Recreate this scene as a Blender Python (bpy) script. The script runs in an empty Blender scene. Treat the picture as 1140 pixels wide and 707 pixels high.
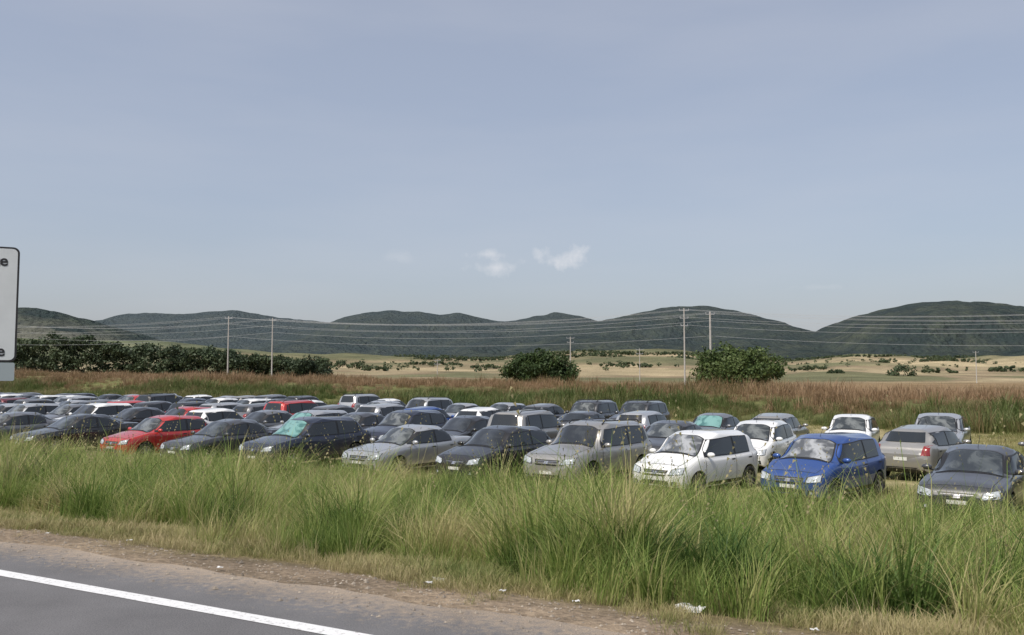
import bpy, bmesh, math, random
import numpy as np
from mathutils import Vector, Matrix, noise as mnoise
from mathutils.bvhtree import BVHTree
random.seed(7); rng=np.random.default_rng(11)
scene=bpy.context.scene
CAMZ=1.8
UX,UY=0.8766,-0.4813     # road direction
NX,NY=0.4813,0.8766      # away from the road
def un(u,n): return (UX*u+NX*n, UY*u+NY*n)
def link(o): scene.collection.objects.link(o); return o
def smooth(a,b,x): 
    t=np.clip((x-a)/(b-a),0,1); return t*t*(3-2*t)

# ------------------------------------------------------------ materials
def newmat(name):
    m=bpy.data.materials.new(name); m.use_nodes=True
    nt=m.node_tree; b=nt.nodes['Principled BSDF']; return m,nt,b
def nd(nt,t,**k):
    n=nt.nodes.new(t)
    for a,v in k.items(): setattr(n,a,v)
    return n
def simple(name,col,rough=0.5,metal=0.0,coat=0.0,noise=0.0,nscale=8,spec=None):
    m,nt,b=newmat(name)
    b.inputs['Base Color'].default_value=(*col,1); b.inputs['Roughness'].default_value=rough
    b.inputs['Metallic'].default_value=metal; b.inputs['Coat Weight'].default_value=coat
    if spec is not None: b.inputs['Specular IOR Level'].default_value=spec
    if noise>0:
        tc=nd(nt,'ShaderNodeTexCoord'); n=nd(nt,'ShaderNodeTexNoise'); n.inputs['Scale'].default_value=nscale; n.inputs['Detail'].default_value=6
        nt.links.new(tc.outputs['Object'],n.inputs['Vector'])
        r=nd(nt,'ShaderNodeValToRGB'); r.color_ramp.elements[0].position=0.3; r.color_ramp.elements[1].position=0.7
        r.color_ramp.elements[0].color=(*[c*(1-noise) for c in col],1); r.color_ramp.elements[1].color=(*[min(1,c*(1+noise)) for c in col],1)
        nt.links.new(n.outputs['Fac'],r.inputs['Fac']); nt.links.new(r.outputs['Color'],b.inputs['Base Color'])
    return m
def paint(name,col,metal=0.3,dust=0.15):
    m,nt,b=newmat(name)
    tc=nd(nt,'ShaderNodeTexCoord'); sep=nd(nt,'ShaderNodeSeparateXYZ'); nt.links.new(tc.outputs['Object'],sep.inputs[0])
    n=nd(nt,'ShaderNodeTexNoise'); n.inputs['Scale'].default_value=3.0; n.inputs['Detail'].default_value=8
    nt.links.new(tc.outputs['Object'],n.inputs['Vector'])
    mr=nd(nt,'ShaderNodeMapRange'); mr.inputs['From Min'].default_value=0.9; mr.inputs['From Max'].default_value=0.2
    mr.inputs['To Min'].default_value=dust*0.25; mr.inputs['To Max'].default_value=dust*1.6
    nt.links.new(sep.outputs['Z'],mr.inputs['Value'])
    mu=nd(nt,'ShaderNodeMath',operation='MULTIPLY'); nt.links.new(mr.outputs[0],mu.inputs[0]); nt.links.new(n.outputs['Fac'],mu.inputs[1])
    mx=nd(nt,'ShaderNodeMix',data_type='RGBA'); mx.inputs['A'].default_value=(*col,1); mx.inputs['B'].default_value=(0.36,0.31,0.24,1)
    nt.links.new(mu.outputs[0],mx.inputs['Factor']); nt.links.new(mx.outputs['Result'],b.inputs['Base Color'])
    rr=nd(nt,'ShaderNodeMapRange'); rr.inputs['To Min'].default_value=0.22; rr.inputs['To Max'].default_value=0.42
    nt.links.new(n.outputs['Fac'],rr.inputs['Value']); nt.links.new(rr.outputs[0],b.inputs['Roughness'])
    b.inputs['Metallic'].default_value=metal; b.inputs['Coat Weight'].default_value=0.9; b.inputs['Coat Roughness'].default_value=0.05
    return m

def foliage(name,ramp,transl=0.35,posscale=0.35,pc=1.3):
    m=bpy.data.materials.new(name); m.use_nodes=True; nt=m.node_tree; nt.nodes.clear()
    out=nd(nt,'ShaderNodeOutputMaterial')
    oi=nd(nt,'ShaderNodeObjectInfo'); geo=nd(nt,'ShaderNodeNewGeometry')
    n=nd(nt,'ShaderNodeTexNoise'); n.inputs['Scale'].default_value=posscale; n.inputs['Detail'].default_value=3
    nt.links.new(geo.outputs['Position'],n.inputs['Vector'])
    at=nd(nt,'ShaderNodeAttribute',attribute_name='var')
    a=nd(nt,'ShaderNodeMath',operation='MULTIPLY_ADD'); a.inputs[1].default_value=0.4; nt.links.new(oi.outputs['Random'],a.inputs[0])
    a2=nd(nt,'ShaderNodeMath',operation='MULTIPLY_ADD'); a2.inputs[1].default_value=pc; a2.inputs[2].default_value=.15-.5*pc; nt.links.new(n.outputs['Fac'],a2.inputs[0])
    nt.links.new(a2.outputs[0],a.inputs[2])
    a3=nd(nt,'ShaderNodeMath',operation='MULTIPLY_ADD'); a3.inputs[1].default_value=0.5; nt.links.new(at.outputs['Fac'],a3.inputs[0]); nt.links.new(a.outputs[0],a3.inputs[2])
    r=nd(nt,'ShaderNodeValToRGB'); els=r.color_ramp.elements
    while len(els)<len(ramp): els.new(0.5)
    for e,(p,c) in zip(els,ramp): e.position=p; e.color=(*c,1)
    nt.links.new(a3.outputs[0],r.inputs['Fac'])
    d=nd(nt,'ShaderNodeBsdfPrincipled'); d.inputs['Roughness'].default_value=0.55; d.inputs['Specular IOR Level'].default_value=0.25
    t=nd(nt,'ShaderNodeBsdfTranslucent'); mx=nd(nt,'ShaderNodeMixShader'); mx.inputs[0].default_value=transl
    nt.links.new(r.outputs['Color'],d.inputs['Base Color']); nt.links.new(r.outputs['Color'],t.inputs['Color'])
    nt.links.new(d.outputs[0],mx.inputs[1]); nt.links.new(t.outputs[0],mx.inputs[2]); nt.links.new(mx.outputs[0],out.inputs['Surface'])
    return m

# ------------------------------------------------------------ world
SUN_EL=math.radians(54); sun_az=math.radians(222)
w=bpy.data.worlds.new("World"); scene.world=w; w.use_nodes=True; nt=w.node_tree
bg=nt.nodes['Background']; sky=nd(nt,'ShaderNodeTexSky',sky_type='NISHITA'); sky.sun_disc=False
sky.sun_elevation=SUN_EL; sky.sun_rotation=sun_az; sky.air_density=1.0; sky.dust_density=3.0; sky.ozone_density=1.1; sky.altitude=50
tc=nd(nt,'ShaderNodeTexCoord')
hz=nd(nt,'ShaderNodeMix',data_type='RGBA'); hz.inputs['Factor'].default_value=.45; hz.inputs['B'].default_value=(3.95,4.1,4.7,1); nt.links.new(sky.outputs[0],hz.inputs['A'])
prev=hz.outputs['Result']
hn=nd(nt,'ShaderNodeTexNoise'); hn.inputs['Scale'].default_value=2.2; hn.inputs['Detail'].default_value=6
mpn=nd(nt,'ShaderNodeMapping'); mpn.inputs['Scale'].default_value=(1,1,5); nt.links.new(tc.outputs['Generated'],mpn.inputs[0]); nt.links.new(mpn.outputs[0],hn.inputs['Vector'])
hr=nd(nt,'ShaderNodeMapRange'); hr.inputs['From Min'].default_value=.4; hr.inputs['From Max'].default_value=.8; hr.inputs['To Max'].default_value=.25; nt.links.new(hn.outputs['Fac'],hr.inputs['Value'])
mx=nd(nt,'ShaderNodeMix',data_type='RGBA'); nt.links.new(hr.outputs[0],mx.inputs['Factor']); nt.links.new(prev,mx.inputs['A']); mx.inputs['B'].default_value=(4.7,4.75,5.1,1); prev=mx.outputs['Result']
cn=nd(nt,'ShaderNodeTexNoise'); cn.inputs['Scale'].default_value=38; cn.inputs['Detail'].default_value=7; cn.inputs['Roughness'].default_value=0.62
nt.links.new(tc.outputs['Generated'],cn.inputs['Vector'])
for (cx,cz,sx,sz,st) in [(0.058,0.134,0.038,0.020,.7),(-0.014,0.1215,0.044,0.014,0.5),(-0.028,0.137,0.028,0.009,0.45),(-0.13,0.135,0.03,0.012,0.2),(.35,.10,.05,.006,.15)]:
    v=Vector((cx,1,cz)).normalized()
    s=nd(nt,'ShaderNodeVectorMath',operation='SUBTRACT'); s.inputs[1].default_value=v; nt.links.new(tc.outputs['Generated'],s.inputs[0])
    mm=nd(nt,'ShaderNodeVectorMath',operation='MULTIPLY'); mm.inputs[1].default_value=(1/sx,8,1/sz); nt.links.new(s.outputs[0],mm.inputs[0])
    le=nd(nt,'ShaderNodeVectorMath',operation='LENGTH'); nt.links.new(mm.outputs[0],le.inputs[0])
    ad=nd(nt,'ShaderNodeMath',operation='MULTIPLY_ADD'); ad.inputs[1].default_value=2.6; ad.inputs[2].default_value=-0.6; nt.links.new(cn.outputs['Fac'],ad.inputs[0])
    su=nd(nt,'ShaderNodeMath',operation='SUBTRACT',use_clamp=True); nt.links.new(ad.outputs[0],su.inputs[0]); nt.links.new(le.outputs['Value'],su.inputs[1])
    ml=nd(nt,'ShaderNodeMath',operation='MULTIPLY',use_clamp=True); ml.inputs[1].default_value=st*1.2; nt.links.new(su.outputs[0],ml.inputs[0])
    mx=nd(nt,'ShaderNodeMix',data_type='RGBA'); nt.links.new(ml.outputs[0],mx.inputs['Factor']); nt.links.new(prev,mx.inputs['A']); mx.inputs['B'].default_value=(5.9,5.9,6.1,1)
    prev=mx.outputs['Result']
nt.links.new(prev,bg.inputs['Color']); bg.inputs['Strength'].default_value=0.137
sd=bpy.data.lights.new("sun","SUN"); sd.energy=4.0; sd.angle=math.radians(0.6); sd.color=(1,0.95,0.87)
so=link(bpy.data.objects.new("sun",sd))
sdir=Vector((math.sin(sun_az)*math.cos(SUN_EL),math.cos(sun_az)*math.cos(SUN_EL),math.sin(SUN_EL)))
so.rotation_euler=sdir.to_track_quat('Z','Y').to_euler(); so.location=(0,0,50)

# camera
cd=bpy.data.cameras.new("camera"); co=link(bpy.data.objects.new("camera",cd)); scene.camera=co
cd.sensor_width=36; cd.lens=36*987/1140; cd.clip_end=20000; cd.clip_start=0.1
co.location=(0,0,CAMZ); co.rotation_euler=(math.radians(90+3.74),0,0)
scene.view_settings.view_transform='Standard'; scene.view_settings.look='None'; scene.view_settings.exposure=0

# ------------------------------------------------------------ terrain
def bank_y(x): return np.interp(x,[-600,-300,-77,-0.7,26,60,120,600],[430,262,128,74,46,15,-40,-480])
def bank_s(x,y): return (y-bank_y(x))*0.76
PN=[-100,5.9,6.6,7.6,9,11,13,16]; PZ=[-0.02,-0.02,-0.06,-0.25,-0.6,-1.05,-1.2,-1.2]
def height(x,y):
    n=NX*x+NY*y
    z=np.interp(n,PN,PZ)
    s=bank_s(x,y)
    crest=np.interp(x,[-300,-77,0,26,80],[3.4,1.7,0.6,0.15,0.1])
    b=smooth(2,13,s)
    z=np.where(n>14, z*(1-b)+crest*b, z)
    z=z-0.9*smooth(30,70,s)*(n>14)
    px=570+x/np.maximum(y,300)*987
    H=np.interp(px,[-400,0,190,300,400,560,650,760,880,950,1140,1500],[55,46,38,27,21,23,31,30,19,27,21,30])
    z=z+np.where(y>300, H*smooth(330,1150,y),0)
    return z
nc=np.concatenate([np.arange(-80,4,6),np.arange(4,16,.3),np.arange(16,90,1.6),np.arange(90,300,7),np.arange(300,1300,16),np.arange(1300,7001,190)])
ucp=np.concatenate([np.arange(0,12,.5),np.arange(12,60,2.5),np.arange(60,300,9),np.arange(300,1500,24),np.arange(1500,7001,250)])
ucn=-np.concatenate([np.arange(0,40,.5),np.arange(40,120,2.5),np.arange(120,300,9),np.arange(300,1500,24),np.arange(1500,7001,250)])
uc=np.unique(np.concatenate([ucn,ucp]))
U,N=np.meshgrid(uc,nc); X=UX*U+NX*N; Y=UY*U+NY*N
Z=height(X,Y)
nz=np.array([mnoise.noise(Vector((x*.35,y*.35,0))) for x,y in zip(X.ravel(),Y.ravel())]).reshape(X.shape)
nz2=np.array([mnoise.fractal(Vector((x*.009,y*.006,3)),1,2,3) for x,y in zip(X.ravel(),Y.ravel())]).reshape(X.shape)
nz3=np.array([mnoise.noise(Vector((x*.05,y*.05,9))) for x,y in zip(X.ravel(),Y.ravel())]).reshape(X.shape)
Z=Z+np.where((N>6.3),nz*0.05*smooth(6.3,8,N),0)+np.where(Y>400,nz2*7*smooth(400,900,Y),0)
S=bank_s(X,Y)
def C(c): return np.broadcast_to(np.array(c)[None,None,:],X.shape+(3,))
def mixc(a,b,f): return a*(1-f[...,None])+b*f[...,None]
col=C((0.29,0.225,0.16)).copy()
col=mixc(col,C((0.23,0.185,0.10)),smooth(6.5,7.6,N+nz*1.0))
col=mixc(col,C((0.085,0.085,0.038)),smooth(7.6,9.0,N+nz*1.0))
field=mixc(C((0.19,0.19,0.075)),C((0.33,0.28,0.15)),smooth(-0.25,0.35,nz3+nz*.4))
track=np.exp(-((N-26.8)/1.6)**2)+np.exp(-((N-19.5)/1.8)**2)+np.exp(-((N-33.5)/1.4)**2)
field=mixc(field,C((0.34,0.28,0.17)),np.clip(track,0,1)*np.clip(.55+nz,0,1))
col=mixc(col,field,smooth(13,16,N))
col=mixc(col,C((0.12,0.125,0.05)),smooth(-3,4,S)*(N>14))
col=mixc(col,C((0.22,0.155,0.085)),smooth(9,18,S)*(N>14))
far=mixc(C((0.225,0.175,0.11)),C((0.13,0.13,0.07)),smooth(-0.02,0.14,nz2))
far=mixc(far,C((0.34,0.275,0.17)),smooth(0.1,0.22,-nz2))
far=mixc(far,C((0.17,0.16,0.085)),smooth(.1,.35,nz3)*.6)
far=mixc(far,C((0.42,0.34,0.21)),smooth(250,330,X)*smooth(1000,800,Y)*smooth(620,700,Y)*.8)
far=mixc(far,C((0.10,0.12,0.07)),smooth(-150,-400,X)*0.8)
col=mixc(col,far,smooth(250,420,Y)*(N>14))
def gridmesh(name,X,Y,Z):
    h,wd=X.shape; me=bpy.data.meshes.new(name)
    V=np.stack([X,Y,Z],-1).reshape(-1,3)
    i=np.arange(h*wd).reshape(h,wd)
    F=np.stack([i[:-1,:-1],i[:-1,1:],i[1:,1:],i[1:,:-1]],-1).reshape(-1,4)
    me.from_pydata(V.tolist(),[],F.tolist()); me.polygons.foreach_set('use_smooth',[True]*len(me.polygons)); return me
me=gridmesh("ground",X,Y,Z)
ca=me.color_attributes.new("zone",'FLOAT_COLOR','POINT')
ca.data.foreach_set('color',np.concatenate([col,np.ones(X.shape+(1,))],-1).astype(np.float32).ravel())
m,nt,b=newmat("ground_soil_and_grass")
at=nd(nt,'ShaderNodeAttribute',attribute_name='zone'); geo=nd(nt,'ShaderNodeNewGeometry')
def gnoise(sc,det,lo,hi,p0=.3,p1=.7):
    n=nd(nt,'ShaderNodeTexNoise'); n.inputs['Scale'].default_value=sc; n.inputs['Detail'].default_value=det; n.inputs['Roughness'].default_value=.65
    nt.links.new(geo.outputs['Position'],n.inputs['Vector'])
    r=nd(nt,'ShaderNodeMapRange'); r.inputs['From Min'].default_value=p0; r.inputs['From Max'].default_value=p1; r.inputs['To Min'].default_value=lo; r.inputs['To Max'].default_value=hi
    nt.links.new(n.outputs['Fac'],r.inputs['Value']); return n,r
n1,r1=gnoise(14,8,.5,1.4); n2,r2=gnoise(0.9,6,.65,1.35); n3,r3=gnoise(0.03,6,.65,1.35)
pr=r1
for r in (r2,r3):
    mu=nd(nt,'ShaderNodeMath',operation='MULTIPLY'); nt.links.new(pr.outputs[0],mu.inputs[0]); nt.links.new(r.outputs[0],mu.inputs[1]); pr=mu
vm=nd(nt,'ShaderNodeVectorMath',operation='SCALE'); nt.links.new(at.outputs['Color'],vm.inputs[0]); nt.links.new(pr.outputs[0],vm.inputs['Scale'])
nt.links.new(vm.outputs[0],b.inputs['Base Color']); b.inputs['Roughness'].default_value=.95; b.inputs['Specular IOR Level'].default_value=.1
bp=nd(nt,'ShaderNodeBump'); bp.inputs['Strength'].default_value=.8; bp.inputs['Distance'].default_value=.06
nt.links.new(n1.outputs['Fac'],bp.inputs['Height']); nt.links.new(bp.outputs[0],b.inputs['Normal'])
me.materials.append(m); link(bpy.data.objects.new("ground",me))

# ------------------------------------------------------------ road
def strip(name,n0,n1,z,mat,u0=-400,u1=400,du=0.5,jag0=0,jag1=0):
    us=np.arange(u0,u1+.01,du); vs=[];fs=[]
    K=6
    for i,u in enumerate(us):
        j0=mnoise.noise(Vector((u*1.3,n0,1)))*jag0+mnoise.noise(Vector((u*6,n0,1)))*jag0*.4
        j1=mnoise.noise(Vector((u*1.1,n1,2)))*jag1+mnoise.noise(Vector((u*5,n1,2)))*jag1*.5
        for k in range(K+1):
            n=(n0+j0)*(1-k/K)+(n1+j1)*k/K; x,y=un(u,n); vs.append((x,y,z))
    for i in range(len(us)-1):
        for k in range(K):
            a=i*(K+1)+k; fs.append((a,a+K+1,a+K+2,a+1))
    me=bpy.data.meshes.new(name); me.from_pydata(vs,[],fs); me.materials.append(mat); me.validate()
    return link(bpy.data.objects.new(name,me))
m,nt,b=newmat("asphalt")
geo=nd(nt,'ShaderNodeNewGeometry')
n1,r1=gnoise(90,4,.55,1.45); n2,r2=gnoise(0.8,6,.8,1.2); n4,r4=gnoise(14,6,.85,1.15)
dt=nd(nt,'ShaderNodeVectorMath',operation='DOT_PRODUCT'); dt.inputs[1].default_value=(NX,NY,0); nt.links.new(geo.outputs['Position'],dt.inputs[0])
ad=nd(nt,'ShaderNodeMath',operation='ADD'); nt.links.new(dt.outputs['Value'],ad.inputs[0])
sc=nd(nt,'ShaderNodeMath',operation='MULTIPLY_ADD'); sc.inputs[1].default_value=1.6; sc.inputs[2].default_value=-.8; nt.links.new(n4.outputs['Fac'],sc.inputs[0]); nt.links.new(sc.outputs[0],ad.inputs[1])
ed=nd(nt,'ShaderNodeMapRange'); ed.inputs['From Min'].default_value=5.35; ed.inputs['From Max'].default_value=5.95; nt.links.new(ad.outputs[0],ed.inputs['Value'])
ml=nd(nt,'ShaderNodeMath',operation='MULTIPLY'); nt.links.new(r1.outputs[0],ml.inputs[0]); nt.links.new(r2.outputs[0],ml.inputs[1])
mx=nd(nt,'ShaderNodeMix',data_type='RGBA'); mx.inputs['A'].default_value=(.122,.119,.122,1); mx.inputs['B'].default_value=(.28,.225,.17,1); nt.links.new(ed.outputs[0],mx.inputs['Factor'])
vm=nd(nt,'ShaderNodeVectorMath',operation='SCALE'); nt.links.new(mx.outputs['Result'],vm.inputs[0]); nt.links.new(ml.outputs[0],vm.inputs['Scale'])
nt.links.new(vm.outputs[0],b.inputs['Base Color']); b.inputs['Roughness'].default_value=.85
bp=nd(nt,'ShaderNodeBump'); bp.inputs['Strength'].default_value=.5; bp.inputs['Distance'].default_value=.01; nt.links.new(n1.outputs['Fac'],bp.inputs['Height']); nt.links.new(bp.outputs[0],b.inputs['Normal'])
strip("road",-3.4,5.95,0.0,m,u0=-600,u1=300,du=.25,jag1=.16)
m,nt,b=newmat("road_paint"); geo=nd(nt,'ShaderNodeNewGeometry')
n1,r1=gnoise(25,7,.0,1.0,.54,.68)
mx=nd(nt,'ShaderNodeMix',data_type='RGBA'); mx.inputs['A'].default_value=(.66,.66,.66,1); mx.inputs['B'].default_value=(.32,.31,.30,1)
nt.links.new(r1.outputs[0],mx.inputs['Factor']); nt.links.new(mx.outputs['Result'],b.inputs['Base Color']); b.inputs['Roughness'].default_value=.7
strip("road_edge_line",4.89,5.04,0.004,m,u0=-600,u1=300,du=.3,jag0=.012,jag1=.012)
strip("road_edge_line",-2.5,-2.37,0.004,m,u0=-600,u1=300,du=2)
strip("road_centre_line",1.2,1.32,0.004,simple("road_paint_yellow",(.6,.42,.06),.7,noise=.15),u0=-600,u1=300,du=2)

stones=[];sf=[]
for i in range(4500):
    u=rng.uniform(-22,8); n=rng.normal(6.25,.5)
    if n<5.4 or n>7.9: continue
    r=rng.uniform(.004,.016)*(1.9 if rng.random()<.06 else 1); x,y=un(u,n); z=max(float(height(np.array(x),np.array(y))),0.0 if n<5.95 else -9)+r*.1
    base=len(stones)
    for dx,dy,dz in [(1,0,0),(0,1,0),(-1,0,0),(0,-1,0),(0,0,.8)]:
        stones.append((x+dx*r*rng.uniform(.7,1.3),y+dy*r*rng.uniform(.7,1.3),z+dz*r))
    for a,b_,c in [(0,1,4),(1,2,4),(2,3,4),(3,0,4)]: sf.append((base+a,base+b_,base+c))
me=bpy.data.meshes.new("gravel"); me.from_pydata(stones,[],sf); me.materials.append(simple("gravel_stone",(.24,.205,.165),.9,noise=.6,nscale=3)); link(bpy.data.objects.new("gravel",me))

# ------------------------------------------------------------ hills
LAY=[(1900,850,[(600,400),(860,385),(910,370),(940,358),(980,345),(1020,337),(1060,335),(1100,336),(1140,341),(1250,352),(1400,345),(1600,370)]),
 (2300,900,[(420,410),(560,378),(620,366),(670,356),(710,348),(750,341),(790,340),(830,348),(870,361),(910,373),(960,385),(1050,400)]),
 (2800,900,[(250,400),(330,372),(370,357),(400,349),(430,345),(470,347),(490,350),(510,347),(550,357),(575,357),(600,350),(620,347),(650,352),(680,362),(720,375),(800,400)]),
 (3300,900,[(-600,350),(-200,345),(80,360),(120,355),(135,350),(165,348),(200,350),(230,347),(260,345),(300,352),(340,357),(400,362),(600,372),(900,380),(1300,360),(2000,350)]),
 (1600,500,[(-700,340),(-300,345),(-100,335),(0,341),(20,340),(60,346),(100,356),(150,370),(190,382),(230,396),(300,415)])]
xs=np.arange(-3200,3200,11.); ys=np.concatenate([np.arange(1000,2000,16.),np.arange(2000,4300,26.)])
X,Y=np.meshgrid(xs,ys)
def fb(X,Y,s,seed,oct=3):
    f=np.empty(X.size)
    for i,(x,y) in enumerate(zip(X.ravel(),Y.ravel())): f[i]=mnoise.fractal(Vector((x*s,y*s,seed)),1.0,2.0,oct)
    return f.reshape(X.shape)
A=fb(X,Y,1/260,1); B=fb(X,Y,1/40,5,2)
Z=np.full(X.shape,-30.)
for D,W_,pts in LAY:
    px=np.array([p[0] for p in pts],float); py=np.array([p[1] for p in pts],float)
    wx=(px-570)/987*D; wz=(418-py)/987*D+CAMZ
    d=(Y-D)/W_; off=np.clip(abs(d)*3,0,1)
    H=np.interp(X+A*200*off,wx,wz,left=-30,right=-30)
    k=np.hanning(9); k/=k.sum(); H=np.apply_along_axis(lambda r:np.convolve(np.pad(r,4,'edge'),k,'valid'),1,H)
    prof=np.clip(1-np.abs(d)**1.05,-.2,1)
    z=H*prof+np.minimum(A,.25)*42*off*np.clip(1-abs(d),0,1)
    Z=np.maximum(Z,z)
Z=Z+B*3.6
me=gridmesh("hills",X,Y,Z)
m,nt,b=newmat("forested_hillside_with_haze"); geo=nd(nt,'ShaderNodeNewGeometry')
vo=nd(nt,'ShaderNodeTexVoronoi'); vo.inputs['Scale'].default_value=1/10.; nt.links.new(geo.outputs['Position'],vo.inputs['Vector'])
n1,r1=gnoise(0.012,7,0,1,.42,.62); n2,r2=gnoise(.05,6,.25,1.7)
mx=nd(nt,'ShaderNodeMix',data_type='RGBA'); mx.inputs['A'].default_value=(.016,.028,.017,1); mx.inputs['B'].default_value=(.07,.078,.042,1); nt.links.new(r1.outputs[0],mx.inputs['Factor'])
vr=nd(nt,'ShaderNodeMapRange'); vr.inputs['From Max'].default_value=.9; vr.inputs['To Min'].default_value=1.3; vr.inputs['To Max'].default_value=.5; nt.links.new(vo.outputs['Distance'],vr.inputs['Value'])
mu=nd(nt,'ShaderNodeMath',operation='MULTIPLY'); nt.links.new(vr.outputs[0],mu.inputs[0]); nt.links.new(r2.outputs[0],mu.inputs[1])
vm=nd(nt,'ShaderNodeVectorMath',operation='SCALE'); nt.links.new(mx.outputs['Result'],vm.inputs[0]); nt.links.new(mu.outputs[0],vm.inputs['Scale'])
n5,r5=gnoise(.006,4,0,1,.47,.52); sp=nd(nt,'ShaderNodeSeparateXYZ'); nt.links.new(geo.outputs['Position'],sp.inputs[0])
lx=nd(nt,'ShaderNodeMapRange'); lx.inputs['From Min'].default_value=-520; lx.inputs['From Max'].default_value=-640; nt.links.new(sp.outputs['X'],lx.inputs['Value'])
ly=nd(nt,'ShaderNodeMapRange'); ly.inputs['From Min'].default_value=1560; ly.inputs['From Max'].default_value=1400; nt.links.new(sp.outputs['Y'],ly.inputs['Value'])
m1=nd(nt,'ShaderNodeMath',operation='MULTIPLY'); nt.links.new(lx.outputs[0],m1.inputs[0]); nt.links.new(ly.outputs[0],m1.inputs[1])
m2=nd(nt,'ShaderNodeMath',operation='MULTIPLY'); nt.links.new(m1.outputs[0],m2.inputs[0]); nt.links.new(r5.outputs[0],m2.inputs[1])
m3=nd(nt,'ShaderNodeMath',operation='MULTIPLY'); nt.links.new(m2.outputs[0],m3.inputs[0]); m3.inputs[1].default_value=.75
mp=nd(nt,'ShaderNodeMix',data_type='RGBA'); nt.links.new(m3.outputs[0],mp.inputs['Factor']); nt.links.new(vm.outputs[0],mp.inputs['A']); mp.inputs['B'].default_value=(.26,.24,.17,1)
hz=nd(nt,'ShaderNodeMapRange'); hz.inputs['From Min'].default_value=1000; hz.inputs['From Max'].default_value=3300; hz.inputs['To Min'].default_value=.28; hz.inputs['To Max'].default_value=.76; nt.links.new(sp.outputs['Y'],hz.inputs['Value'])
mh=nd(nt,'ShaderNodeMix',data_type='RGBA'); nt.links.new(hz.outputs[0],mh.inputs['Factor']); nt.links.new(mp.outputs['Result'],mh.inputs['A']); mh.inputs['B'].default_value=(.092,.115,.13,1)  # aerial haze painted into the forest colour, bluer on farther hills
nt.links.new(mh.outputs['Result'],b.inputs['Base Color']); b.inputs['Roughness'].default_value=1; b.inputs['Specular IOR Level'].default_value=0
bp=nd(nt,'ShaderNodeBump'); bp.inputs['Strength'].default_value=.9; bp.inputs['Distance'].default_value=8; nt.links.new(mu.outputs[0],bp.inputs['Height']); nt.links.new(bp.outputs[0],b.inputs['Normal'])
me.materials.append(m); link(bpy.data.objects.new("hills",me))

# ------------------------------------------------------------ grass
def clump(name,nbl,h0,h1,spread,width,lean,mat,seed,heads=0,headmat=None):
    r=np.random.default_rng(seed); vs=[];fs=[];var=[];mi=[]
    for i in range(nbl):
        a=r.uniform(0,2*math.pi); rad=spread*math.sqrt(r.random()); bx,by=rad*math.cos(a),rad*math.sin(a)
        h=r.uniform(h0,h1)*(1-.25*rad/spread); yaw=r.uniform(0,2*math.pi) if r.random()<.4 else a+r.normal(0,.5)
        ln=lean*r.uniform(.2,1.2)*h; dx,dy=math.cos(yaw),math.sin(yaw); wv=width*r.uniform(.6,1.3)
        tw=yaw+math.pi/2+r.normal(0,.6); wx,wy=math.cos(tw),math.sin(tw); v=r.random(); base=len(vs)
        seg=4
        for s in range(seg+1):
            t=s/seg; px=bx+dx*ln*t**2.0; py=by+dy*ln*t**2.0; pz=h*(t-.28*lean*t**3)
            ww=wv*(1-t**1.6)*(.6+.8*t if t<.5 else 1)
            if s==seg: vs.append((px,py,pz)); var.append(v)
            else: vs+= [(px-wx*ww,py-wy*ww,pz),(px+wx*ww,py+wy*ww,pz)]; var+=[v,v]
        for s in range(seg-1):
            b=base+2*s; fs.append((b,b+1,b+3,b+2)); mi.append(0)
        b=base+2*(seg-1); fs.append((b,b+1,b+2)); mi.append(0)
    for i in range(heads):
        a=r.uniform(0,6.28); rad=spread*r.random(); bx,by=rad*math.cos(a),rad*math.sin(a); h=h1*r.uniform(1.0,1.25); dx,dy=r.normal(0,.1,2)*h; base=len(vs)
        for (t,ww) in [(0,.003),(.8,.0025)]:
            vs+=[(bx+dx*t*t-ww,by+dy*t*t,h*t),(bx+dx*t*t+ww,by+dy*t*t,h*t)]
        fs.append((base,base+1,base+3,base+2)); mi.append(0)
        for q in range(7):
            t=.78+.22*q/6; ang=r.uniform(0,6.28); L=.03*(1-.5*q/6); cx,cy,cz=bx+dx*t*t,by+dy*t*t,h*t
            b=len(vs); vs+=[(cx,cy,cz),(cx+L*math.cos(ang),cy+L*math.sin(ang),cz+L*.9),(cx+L*.25*math.cos(ang+1),cy+L*.25*math.sin(ang+1),cz+L*1.3)]; fs.append((b,b+1,b+2)); mi.append(1)
        var+= [r.random()]*(len(vs)-base)
    me=bpy.data.meshes.new(name); me.from_pydata(vs,[],fs); me.materials.append(mat)
    if headmat: me.materials.append(headmat)
    me.polygons.foreach_set('material_index',mi)
    at=me.attributes.new('var','FLOAT','POINT'); at.data.foreach_set('value',np.array(var,np.float32))
    return bpy.data.objects.new(name,me)
G_green=foliage("grass_blades_green",[(0.0,(.05,.085,.02)),(.22,(.11,.175,.038)),(.45,(.21,.295,.07)),(.7,(.33,.36,.12)),(.95,(.48,.42,.21))],.42,posscale=.6,pc=2.2)
G_field=foliage("grass_blades_field",[(0.0,(.10,.13,.04)),(.35,(.18,.20,.065)),(.65,(.28,.26,.11)),(1.0,(.40,.34,.18))],.35,posscale=.12)
G_dry=foliage("grass_blades_dry",[(0.0,(.10,.14,.035)),(.35,(.20,.22,.07)),(.6,(.33,.29,.135)),(1.0,(.46,.38,.22))],.3,posscale=.6,pc=1.7)
G_straw=foliage("straw_blades",[(0.0,(.18,.19,.07)),(.4,(.34,.29,.14)),(.8,(.48,.40,.23)),(1.0,(.52,.45,.28))],.3,posscale=.6,pc=1.2)
G_reed=foliage("reed_leaves",[(0.0,(.05,.08,.022)),(.35,(.095,.14,.038)),(.65,(.15,.17,.06)),(1.0,(.25,.19,.10))],.3,posscale=.07,pc=1.7)
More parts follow.
